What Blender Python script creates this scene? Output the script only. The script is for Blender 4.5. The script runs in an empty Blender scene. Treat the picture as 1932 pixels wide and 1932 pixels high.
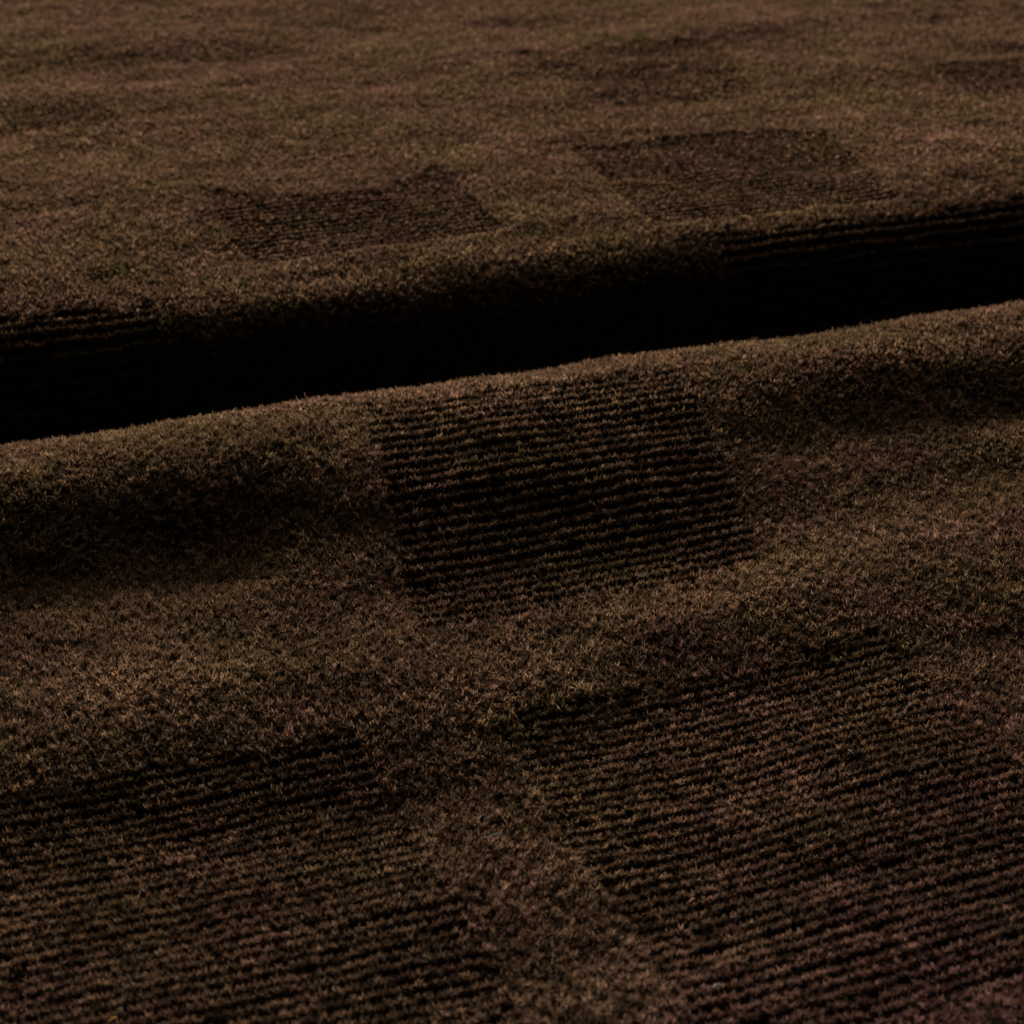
import bpy, math
import numpy as np
rng = np.random.default_rng(7)
scene = bpy.context.scene
COL = scene.collection

# ------------------------------------------------------------------ noise
def vnoise(x, y, seed):
    """smooth value noise in -1..1"""
    xi = np.floor(x).astype(np.int64); yi = np.floor(y).astype(np.int64)
    xf = x - xi; yf = y - yi
    def h(a, b):
        n = (a * 374761393 + b * 668265263 + seed * 974634777) & 0xffffffff
        n = ((n ^ (n >> 13)) * 1274126177) & 0xffffffff
        n = (n ^ (n >> 16)) & 0xffff
        return n / 32767.5 - 1.0
    u = xf * xf * (3 - 2 * xf); v = yf * yf * (3 - 2 * yf)
    return ((h(xi, yi) * (1 - u) + h(xi + 1, yi) * u) * (1 - v)
            + (h(xi, yi + 1) * (1 - u) + h(xi + 1, yi + 1) * u) * v)
def fbm(x, y, seed, o=3):
    r = 0; a = 1; n = 0
    for k in range(o):
        r = r + a * vnoise(x * 2 ** k, y * 2 ** k, seed + k * 17); n += a; a *= .5
    return r / n

# ------------------------------------------------------------------ cloth shape
YAW = math.radians(19.1)
SD = np.array([math.cos(YAW), math.sin(YAW)]); TD = np.array([-math.sin(YAW), math.cos(YAW)])
PROF = np.array([
 (.02,-.040),(.12,-.020),(.19,-.0075),(.235,-.0020),(.28,.0004),(.33,.0003),(.355,.0002),(.378,.0010),(.398,.0030),(.414,.0043),(.430,.0042),(.448,.0032),
 (.465,.0038),(.480,.0070),(.500,.0122),(.518,.0166),(.533,.0190),(.545,.0195),(.560,.0183),(.573,.0155),
 (.587,.0080),(.600,-.006),(.613,-.018),(.625,-.0205),(.632,-.014),(.6365,-.004),(.640,.007),(.6445,.0165),
 (.650,.0218),(.659,.0247),(.672,.0260),(.69,.0266),(.76,.0266),(.85,.0258),(1.0,.0245),(1.2,.023),(1.45,.020),(1.8,.018)])
PROF[:, 1] -= .003                       # the pile stands about this much above the backing
def _catmull(P, n=24):
    out = []
    d = np.diff(P, axis=0); L = np.sqrt(np.hypot(d[:, 0], d[:, 1]))
    k = np.concatenate([[0], np.cumsum(L)])
    m = np.zeros_like(P)
    for i in range(1, len(P) - 1):
        m[i] = ((P[i] - P[i-1]) / (k[i]-k[i-1]) * (k[i+1]-k[i]) + (P[i+1] - P[i]) / (k[i+1]-k[i]) * (k[i]-k[i-1])) / (k[i+1]-k[i-1])
    m[0] = (P[1]-P[0])/(k[1]-k[0]); m[-1] = (P[-1]-P[-2])/(k[-1]-k[-2])
    for i in range(len(P) - 1):
        h = k[i+1]-k[i]
        for j in range(n):
            u = j / n
            out.append((2*u**3-3*u**2+1)*P[i] + (u**3-2*u**2+u)*h*m[i] + (-2*u**3+3*u**2)*P[i+1] + (u**3-u**2)*h*m[i+1])
    out.append(P[-1]); return np.array(out)
CUR = _catmull(PROF)
ARC = np.concatenate([[0], np.cumsum(np.hypot(*np.diff(CUR, axis=0).T))])
def arc_of_t(t): return np.interp(t, CUR[:, 0], ARC)      # profile is a function of t
def surf(s, a):
    """cloth point for s along the ribs, a = length along the profile"""
    t = np.interp(a, ARC, CUR[:, 0]); z = np.interp(a, ARC, CUR[:, 1])
    # waver of the folds
    t = t + .0030 * fbm(s * 7 + 3.3, a * 2.0, 5, 2) + .0012 * fbm(s * 30, a * 8, 9, 2)
    z = z + .0028 * fbm(s * 9 + 1.7, a * 16 + .4, 21, 3) + (.0008 + .0005 * np.exp(-((a - .50) / .04) ** 2)) * fbm(s * 38, a * 55, 31, 2)
    z = z - .0094 * np.exp(-((a - .486) / .025) ** 2) / (1 + np.exp((s - .10) / .012))      # the slope is hollower at both sides
    z = z - .0082 * np.exp(-((a - .494) / .022) ** 2) / (1 + np.exp((.265 - s) / .012))
    far = np.clip((a - .80) / .1, 0, 1)
    z = z + far * .0035 * fbm(s * 5 + 8, a * 11, 77, 3)
    return np.stack([s * SD[0] + t * TD[0], s * SD[1] + t * TD[1], z], -1)
def frame(s, a):
    e = .0015
    p = surf(s, a); ds = surf(s + e, a) - surf(s - e, a); da = surf(s, a + e) - surf(s, a - e)
    ds /= np.linalg.norm(ds, axis=-1, keepdims=True); da /= np.linalg.norm(da, axis=-1, keepdims=True)
    n = np.cross(ds, da); n /= np.linalg.norm(n, axis=-1, keepdims=True)
    return p, ds, da, n

# ------------------------------------------------------------------ camera
H = .277; PITCH = math.radians(27.5)
cam_d = bpy.data.cameras.new('camera'); cam = bpy.data.objects.new('camera', cam_d); COL.objects.link(cam)
cam.location = (0, 0, H); cam.rotation_euler = (math.pi / 2 - PITCH, 0, 0)
cam_d.sensor_width = 36; cam_d.lens = 18 / math.tan(math.atan(966 / 3545)); cam_d.clip_start = .01; cam_d.clip_end = 50
cam_d.dof.use_dof = True; cam_d.dof.focus_distance = .535; cam_d.dof.aperture_fstop = 26.0
scene.camera = cam
F = 3545
def project(p):
    """world -> photo pixels on a 1932 grid (used only to skip pile far outside the view)"""
    d = p - np.array([0, 0, H])
    f = np.array([0, math.cos(PITCH), -math.sin(PITCH)]); u = np.array([0, math.sin(PITCH), math.cos(PITCH)])
    w = d @ f; w = np.where(w < .02, .02, w)
    return 966 + F * d[..., 0] / w, 966 - F * (d @ u) / w, w

# ------------------------------------------------------------------ ribbed panels
# s at far-left, far-right, near-left, near-right, then t at the far and the near edge, and a label
PANELS = [
 (.140, .254, .124, .233, .556, .439, None),
 (-.024, .094, -.024, .102, .398, .262, None),
 (.129, .247, .135, .252, .392, .258, None),
 (-.130, .089, -.130, .078, .661, .603, None),
 (.316, .520, .304, .520, .660, .603, None),
 (.128, .235, .131, .237, .787, .690, None),
 (.300, .430, .294, .407, .796, .674, None),
 (.336, .453, .350, .430, .969, .850, None),
 (.034, .103, .044, .116, .972, .908, None),
 (.536, .650, .522, .650, .872, .800, None),
]
RIBS = (.0050, .0036, .0036, .0050, .0050, .0043, .0043, .0043, .0043, .0043)
def panel_of(s, a):
    """index of the panel each point falls in, -1 for the plain pile; edges waver a little"""
    r = np.full(s.shape, -1)
    ws = s + .0008 * fbm(s * 60, a * 90, 41, 2)
    for i, (fl, fr, nl, nr, tf, tn, _) in enumerate(PANELS):
        a1, a0 = arc_of_t(tf), arc_of_t(tn); k = (a - a0) / (a1 - a0)
        top = np.ones(s.shape)
        if i == 5:                        # its far edge dips in the middle
            top = 1 - np.interp(s, [.128, .150, .170, .202, .220, .234], [0, .20, .30, .30, .20, 0])
        if i == 6:
            top = 1 - np.interp(s, [.294, .31, .34, .40, .43], [.0, .04, .03, .06, .20])
        top = top + (.025 if i in (1, 2) else .05) * fbm(s * 120, s * 0 + i * 5.3, 43, 2)
        inside = (k > 0) & (k < top) & (ws > nl + (fl - nl) * k) & (ws < nr + (fr - nr) * k)
        r[inside] = i
    return r
def seen(s, a):
    x, y, w = project(surf(s, a)); m = 200
    return (x > -m) & (x < 1932 + m) & (y > -m - 60) & (y < 1932 + m + 60)

# ------------------------------------------------------------------ pile
def blotch(s, a):
    """slow drift of the pile colour: warm brown leaning olive, rust or plum; painted cast and dimming"""
    g = fbm(s * 42, a * 42, 101, 3); p = fbm(s * 36 + 9, a * 36, 131, 3); d = fbm(s * 22, a * 34, 151, 3)
    base = np.array([.216, .127, .075])
    c = base[None] * (1 + (.28 + .16 * np.clip((.62 - a) * 5, 0, 1))[:, None] * d[:, None])
    c = c * (1 + np.stack([-.04 * g + .06 * p, .03 * g - .05 * p, -.05 * g + .14 * p], -1))
    # plum white-balance cast painted into the colour, near end and, less, far end
    pl = .30 * np.clip((.335 - a) / .10, 0, 1) + .05 * np.clip((a - .95) / .25, 0, 1)
    c = c * (1 + np.stack([.0 * pl, -.32 * pl, .55 * pl], -1))
    return c * (1 - .12 * np.clip((a - .70) / .10, 0, 1))[:, None]  # far part darkened in the colour, standing in for dimmer light
def make_pile(name, s, a, L, R, fuzz, seed, bright=1.0):
    rg = np.random.default_rng(seed)
    P, ds, da, n = frame(s, a)
    _, _, w = project(P)
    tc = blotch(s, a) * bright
    tc *= (1 + (.36 - .14 * np.clip((a - .7) * 4, 0, 1))[:, None] * rg.standard_normal(len(s))[:, None].clip(-2, 2.6))
    tc *= 1 + .025 * rg.standard_normal((len(s), 3)).clip(-2, 2)
    clump = vnoise(s * 300 + 5, a * 300, 301) + .7 * vnoise(s * 150, a * 190 + 7, 303)
    tc *= 1 + .22 * clump[:, None]
    tc = tc.clip(.012, .7)
    fk = np.clip((a - .72) * 8, 0, 1)
    lean_s = .35 * fbm(s * 26, a * 26, 201, 2); lean_a = .42 * (1 - fk) * fbm(s * 20 + 4, a * 34, 211, 3) + 1.0 * fk * fbm(s * 16 + 4, a * 110, 213, 4) - .08
    tl = L * (1 + (.16 if fuzz < .00103 else 0) * fbm(s * 30 + 2, a * 45, 231, 2)) * (1 + (.14 if fuzz > .00103 else .08) * rg.standard_normal(len(s)).clip(-2, 2)) * (1 + .14 * fbm(s * 60, a * 60, 221, 2)) * (1 + (.09 if fuzz > .0009 else .05) * clump)
    V = []; Q = []; C = []; off = 0
    # solid heart of every tuft: a small uneven dome
    N = len(s); lk = .9 if fuzz > .00103 else .6
    ax = n + lk * lean_s[:, None] * ds + lk * lean_a[:, None] * da + (.14 if fuzz > .00103 else .08) * rg.standard_normal((N, 3))
    ax /= np.linalg.norm(ax, axis=1, keepdims=True)
    sz = (1 + .13 * rg.standard_normal(N).clip(-2, 2))
    ringz = np.array([-.15, .42, .80, 1.0]); ringr = np.array([.78, .70, .46, .12]); M = 7
    th = np.arange(M) * 2 * np.pi / M
    jj = 1 + .16 * rg.standard_normal((N, 4, M)).clip(-2, 2)
    rr = R * sz[:, None, None] * ringr[None, :, None] * jj
    ph0 = rg.uniform(0, 6.28, N)[:, None, None] + th[None, None]
    v = P[:, None, None] + (tl[:, None] * ringz[None] * .60)[:, :, None, None] * ax[:, None, None] \
        + (rr * np.cos(ph0))[..., None] * ds[:, None, None] + (rr * np.sin(ph0))[..., None] * da[:, None, None]
    V.append(v.reshape(-1, 3)); bb = np.arange(N)[:, None] * 28
    for q in range(3):
        for j in range(M):
            Q.append(bb + np.array([q * M + j, q * M + (j + 1) % M, (q + 1) * M + (j + 1) % M, (q + 1) * M + j]))
    off = N * 28; C.append(np.repeat(tc * .80, 28, 0))
    for lo, hi, nf, wd in ((0, .44, 34, .00017), (.44, .62, 26, .00019), (.62, .85, 13, .00028), (.85, 9, 7, .00046)):
        I = np.flatnonzero((w >= lo) & (w < hi))
        if not len(I): continue
        I = np.repeat(I, nf); m = len(I)
        ph = rg.uniform(0, 2 * np.pi, m); cz = rg.uniform(.0, 1, m); r = np.sqrt(1 - cz ** 2)
        cs, sn = (r * np.cos(ph))[:, None], (r * np.sin(ph))[:, None]
        rad = (R * sz[I])[:, None]; h = (tl[I] * .60)[:, None]
        root = P[I] + rad * .66 * (cs * ds[I] + sn * da[I]) + h * .92 * np.sqrt(cz)[:, None] * ax[I]
        dd = cs * ds[I] + sn * da[I] + (cz[:, None] * .9 + .95) * ax[I] + .45 * rg.standard_normal((m, 3))
        dd /= np.linalg.norm(dd, axis=1, keepdims=True)
        d1 = dd + .5 * rg.standard_normal((m, 3)); d1 /= np.linalg.norm(d1, axis=1, keepdims=True)
        ln = (fuzz * 1.75 * rg.uniform(.55, 1.1, m)) * L / .0042; ln[rg.uniform(0, 1, m) < .003] *= 1.8
        mid = root + dd * ln[:, None] * .55; tip = mid + d1 * ln[:, None] * .5
        side = np.cross(dd, rg.standard_normal((m, 3))); side /= np.linalg.norm(side, axis=1, keepdims=True)
        hw = wd * rg.uniform(.7, 1.25, m)[:, None] * .5
        v = np.stack([root - side * hw, root + side * hw, mid + side * hw, mid - side * hw,
                      tip + side * hw * .5, tip - side * hw * .5], 1)
        b = off + np.arange(m)[:, None] * 6
        Q.append(b + np.array([0, 1, 2, 3])); Q.append(b + np.array([3, 2, 4, 5]))
        V.append(v.reshape(-1, 3)); off += m * 6
        C.append(np.repeat(tc[I] * rg.uniform(.5, 1.6, m)[:, None], 6, 0))
    V = np.concatenate(V).astype(np.float32); Q = np.concatenate(Q).astype(np.int32); C = np.concatenate(C).astype(np.float32)
    me = bpy.data.meshes.new(name)
    me.vertices.add(len(V)); me.vertices.foreach_set('co', V.ravel())
    me.loops.add(Q.size); me.loops.foreach_set('vertex_index', Q.ravel())
    me.polygons.add(len(Q)); me.polygons.foreach_set('loop_start', np.arange(len(Q), dtype=np.int32) * 4)
    me.update(calc_edges=True)
    at = me.attributes.new('pile_color', 'FLOAT_COLOR', 'POINT')
    at.data.foreach_set('color', np.concatenate([C, np.ones((len(C), 1), np.float32)], 1).ravel())
    me.materials.append(MAT_PILE)
    return me

# ------------------------------------------------------------------ materials
def new_mat(name):
    m = bpy.data.materials.new(name); m.use_nodes = True; nt = m.node_tree; nt.nodes.clear(); return m, nt
MAT_PILE, nt = new_mat('brown pile yarn')
at = nt.nodes.new('ShaderNodeAttribute'); at.attribute_name = 'pile_color'
tcn = nt.nodes.new('ShaderNodeTexCoord'); nz = nt.nodes.new('ShaderNodeTexNoise'); nz.inputs['Scale'].default_value = 1600; nz.inputs['Detail'].default_value = 1
nt.links.new(tcn.outputs['Object'], nz.inputs['Vector'])
mr = nt.nodes.new('ShaderNodeMapRange'); mr.inputs['From Min'].default_value = .3; mr.inputs['From Max'].default_value = .7
mr.inputs['To Min'].default_value = .55; mr.inputs['To Max'].default_value = 1.45
nt.links.new(nz.outputs['Fac'], mr.inputs['Value'])
mx = nt.nodes.new('ShaderNodeVectorMath'); mx.operation = 'SCALE'
nt.links.new(at.outputs['Color'], mx.inputs[0]); nt.links.new(mr.outputs['Result'], mx.inputs['Scale'])
df = nt.nodes.new('ShaderNodeBsdfDiffuse'); tr = nt.nodes.new('ShaderNodeBsdfTranslucent'); ms = nt.nodes.new('ShaderNodeMixShader'); ms.inputs[0].default_value = .42
nt.links.new(mx.outputs[0], df.inputs['Color']); nt.links.new(mx.outputs[0], tr.inputs['Color'])
nt.links.new(df.outputs[0], ms.inputs[1]); nt.links.new(tr.outputs[0], ms.inputs[2])
out = nt.nodes.new('ShaderNodeOutputMaterial'); nt.links.new(ms.outputs[0], out.inputs['Surface'])

MAT_BACK, nt = new_mat('dark woven backing')
tcn = nt.nodes.new('ShaderNodeTexCoord'); nz = nt.nodes.new('ShaderNodeTexNoise'); nz.inputs['Scale'].default_value = 900
nt.links.new(tcn.outputs['Object'], nz.inputs['Vector'])
cr = nt.nodes.new('ShaderNodeValToRGB'); cr.color_ramp.elements[0].color = (.018, .011, .007, 1); cr.color_ramp.elements[1].color = (.05, .032, .020, 1)
nt.links.new(nz.outputs['Fac'], cr.inputs['Fac'])
df = nt.nodes.new('ShaderNodeBsdfDiffuse'); nt.links.new(cr.outputs['Color'], df.inputs['Color'])
out = nt.nodes.new('ShaderNodeOutputMaterial'); nt.links.new(df.outputs[0], out.inputs['Surface'])

def lint_mat(name, c):
    m, nt = new_mat(name)
    tcn = nt.nodes.new('ShaderNodeTexCoord'); nz = nt.nodes.new('ShaderNodeTexNoise'); nz.inputs['Scale'].default_value = 700
    nt.links.new(tcn.outputs['Object'], nz.inputs['Vector'])
    cr = nt.nodes.new('ShaderNodeValToRGB'); cr.color_ramp.elements[0].color = (c[0]*.6, c[1]*.6, c[2]*.6, 1); cr.color_ramp.elements[1].color = (*c, 1)
    nt.links.new(nz.outputs['Fac'], cr.inputs['Fac'])
    df = nt.nodes.new('ShaderNodeBsdfDiffuse'); nt.links.new(cr.outputs['Color'], df.inputs['Color'])
    out = nt.nodes.new('ShaderNodeOutputMaterial'); nt.links.new(df.outputs[0], out.inputs['Surface'])
    return m

# ------------------------------------------------------------------ the blanket and its parts
blanket = bpy.data.objects.new('throw_blanket', None); COL.objects.link(blanket)
blanket['label'] = 'dark brown plush throw blanket lying in two soft folds with ribbed squares in its pile'
blanket['category'] = 'blanket'
def part(name, me, label=None):
    o = bpy.data.objects.new(name, me); COL.objects.link(o); o.parent = blanket
    if label: o['label'] = label
    return o
# backing
ns, na = 560, 1300
gs, ga = np.meshgrid(np.linspace(-.75, 1.15, ns), np.linspace(.03, ARC[-1] - .02, na))
GV = surf(gs, ga).reshape(-1, 3)
i0 = (np.arange(na - 1)[:, None] * ns + np.arange(ns - 1)[None]).ravel()
GQ = np.stack([i0, i0 + 1, i0 + 1 + ns, i0 + ns], -1).astype(np.int32)
me = bpy.data.meshes.new('backing')
me.vertices.add(len(GV)); me.vertices.foreach_set('co', GV.astype(np.float32).ravel())
me.loops.add(GQ.size); me.loops.foreach_set('vertex_index', GQ.ravel())
me.polygons.add(len(GQ)); me.polygons.foreach_set('loop_start', np.arange(len(GQ), dtype=np.int32) * 4)
me.update(calc_edges=True); me.materials.append(MAT_BACK); me.shade_smooth()
part('backing', me)

# plain pile: tufts scattered without a grid
SP = .0017
ss, aa = np.meshgrid(np.arange(-.6, 1.0, SP), np.arange(.12, 1.62, SP))
ss = ss + (np.arange(ss.shape[0]) % 2)[:, None] * SP / 2
ss = (ss + rng.uniform(-.42, .42, ss.shape) * SP).ravel(); aa = (aa + rng.uniform(-.42, .42, aa.shape) * SP).ravel()
k = seen(ss, aa); ss, aa = ss[k], aa[k]
k = panel_of(ss, aa) < 0; ss, aa = ss[k], aa[k]
print('plain tufts', len(ss))
part('plain_pile', make_pile('plain_pile', ss, aa, .0042, .00112, .00105, 3, 1.20))

# ribbed panels: rows of tufts with a groove between the rows
for i, (fl, fr, nl, nr, tf, tn, lab) in enumerate(PANELS):
    a1, a0 = arc_of_t(tf), arc_of_t(tn); S = []; A = []
    nr_ = int(round((a1 - a0) / RIBS[i])); pit = (a1 - a0) / nr_
    sp = .0013 if i in (1, 2) else .0014
    for r in range(nr_):
        ac = a0 + (r + .5) * pit
        s = np.arange(min(fl, nl) - .01, max(fr, nr) + .01, sp) + rng.uniform(0, sp)
        s = s + rng.uniform(-.4, .4, s.shape) * sp
        A.append(ac + (.00030 if i == 0 else .00060) * vnoise(s * 75, np.full(s.shape, r * 3.7), 61) + .0014 * fbm(s * 12, np.full(s.shape, ac * 9), 67, 2) + rng.normal(0, .00015 if i == 0 else .00024, s.shape)); S.append(s)
    S = np.concatenate(S); A = np.concatenate(A)
    k = seen(S, A); S, A = S[k], A[k]
    k = panel_of(S, A) == i; S, A = S[k], A[k]
    print('panel', i, len(S))
    if len(S) < 10: continue
    part('ribbed_panel', make_pile('ribbed_panel', S, A, (.0042, .0037, .0037, .0038, .0038, .0030, .0028)[i] if i < 7 else .0038, .00106 if i in (1, 2) else .00118, .00102 if i in (1, 2) else .00094, 20 + i, .98 if i in (0, 3, 4) else .92 if i < 3 else 1.06), lab)

# ------------------------------------------------------------------ bits of lint caught on the pile, and two salmon tufts of it
def lint(s, t, length, rad, bend, yaw, mat, label, lift=.0050, cat='lint'):
    a = arc_of_t(t); P, ds, da, n = [v[0] for v in frame(np.array([s]), np.array([a]))]
    d = math.cos(yaw) * ds + math.sin(yaw) * da; q = np.cross(n, d)
    pts = []
    for k in range(13):
        u = k / 12 - .5
        pts.append(d * u * length + q * bend * length * math.sin(u * 5.2) + n * (.10 * length * math.cos(u * 4)))
    pts = np.array(pts); V = []; Fc = []; m = 6
    for k, p in enumerate(pts):
        tg = pts[min(k + 1, 12)] - pts[max(k - 1, 0)]; tg /= np.linalg.norm(tg)
        u1 = np.cross(tg, n + .01); u1 /= np.linalg.norm(u1); u2 = np.cross(tg, u1)
        r = rad * (.25 if k in (0, 12) else 1) * (1 + .25 * math.sin(k * 2.3))
        for j in range(m): V.append(p + r * (math.cos(j * 2 * math.pi / m) * u1 + math.sin(j * 2 * math.pi / m) * u2))
    for k in range(12):
        for j in range(m): Fc.append((k*m+j, k*m+(j+1) % m, (k+1)*m+(j+1) % m, (k+1)*m+j))
    Fc.append(tuple(range(m))[::-1]); Fc.append(tuple(12*m + j for j in range(m)))
    me = bpy.data.meshes.new('lint_fibre'); me.from_pydata([tuple(v) for v in V], [], Fc); me.materials.append(mat)
    me.shade_smooth()
    o = bpy.data.objects.new('lint_fibre', me); COL.objects.link(o); o.location = P + n * lift
    o['label'] = label; o['category'] = cat; o['group'] = 'bits of lint on the blanket'
M_PALE = lint_mat('pale lint', (.50, .50, .44)); M_OR = lint_mat('orange lint', (.80, .36, .10)); M_YE = lint_mat('yellow lint', (.55, .46, .14)); M_PK = lint_mat('salmon pile', (.42, .20, .13))
lint(.114, .344, .0042, .00013, .22, -.5, M_PALE, 'pale curled lint fibre on the plain strip between the two near ribbed squares')
lint(.211, .345, .0030, .00014, .05, 1.5, M_PALE, 'short upright pale lint fibre on the rows of the near right ribbed square')
lint(.142, .279, .0016, .00026, .10, .4, M_PALE, 'whitish lint speck at the bottom edge of the near right ribbed square')
lint(.019, .309, .0022, .00030, .10, .1, M_OR, 'bright orange lint speck on the near left ribbed square')
lint(.447, .663, .0018, .00025, .10, .8, M_YE, 'yellow lint speck on the crest of the far fold at the right')
lint(.1545, .308, .0018, .00050, .10, 1.2, M_PK, 'rounder salmon pile tuft on the near right ribbed square', .0046)  # this one and the next stand for tufts of the pile itself
lint(.1500, .309, .0020, .00050, .10, .3, M_PK, 'longer salmon pile tuft just left of the other salmon one', .0046)

# ------------------------------------------------------------------ light
def area(name, loc, target, size, energy, color):
    l = bpy.data.lights.new(name, 'AREA'); l.shape = 'SQUARE'; l.size = size; l.energy = energy; l.color = color
    o = bpy.data.objects.new(name, l); COL.objects.link(o); o.location = loc
    d = np.array(target) - np.array(loc)
    import mathutils
    o.rotation_euler = mathutils.Vector(d).to_track_quat('-Z', 'Y').to_euler(); return o
area('window_light', (-1.5, 8.4, 2.15), (0, .6, 0), 2.2, 1180, (1.0, .92, .82))
area('fill_light', (.4, 3.4, 2.4), (0, .6, 0), 1.6, 34, (1.0, .86, .70))  # added fill from behind to soften and lift the ribs, no known lamp
w = bpy.data.worlds.new('World'); scene.world = w; w.use_nodes = True
w.node_tree.nodes['Background'].inputs['Color'].default_value = (.86, .95, .86, 1)
w.node_tree.nodes['Background'].inputs['Strength'].default_value = .026

scene.render.engine = 'CYCLES'
scene.cycles.max_bounces = 2; scene.cycles.diffuse_bounces = 0; scene.cycles.transmission_bounces = 1
scene.view_settings.view_transform = 'Standard'; scene.view_settings.look = 'None'; scene.view_settings.exposure = 0
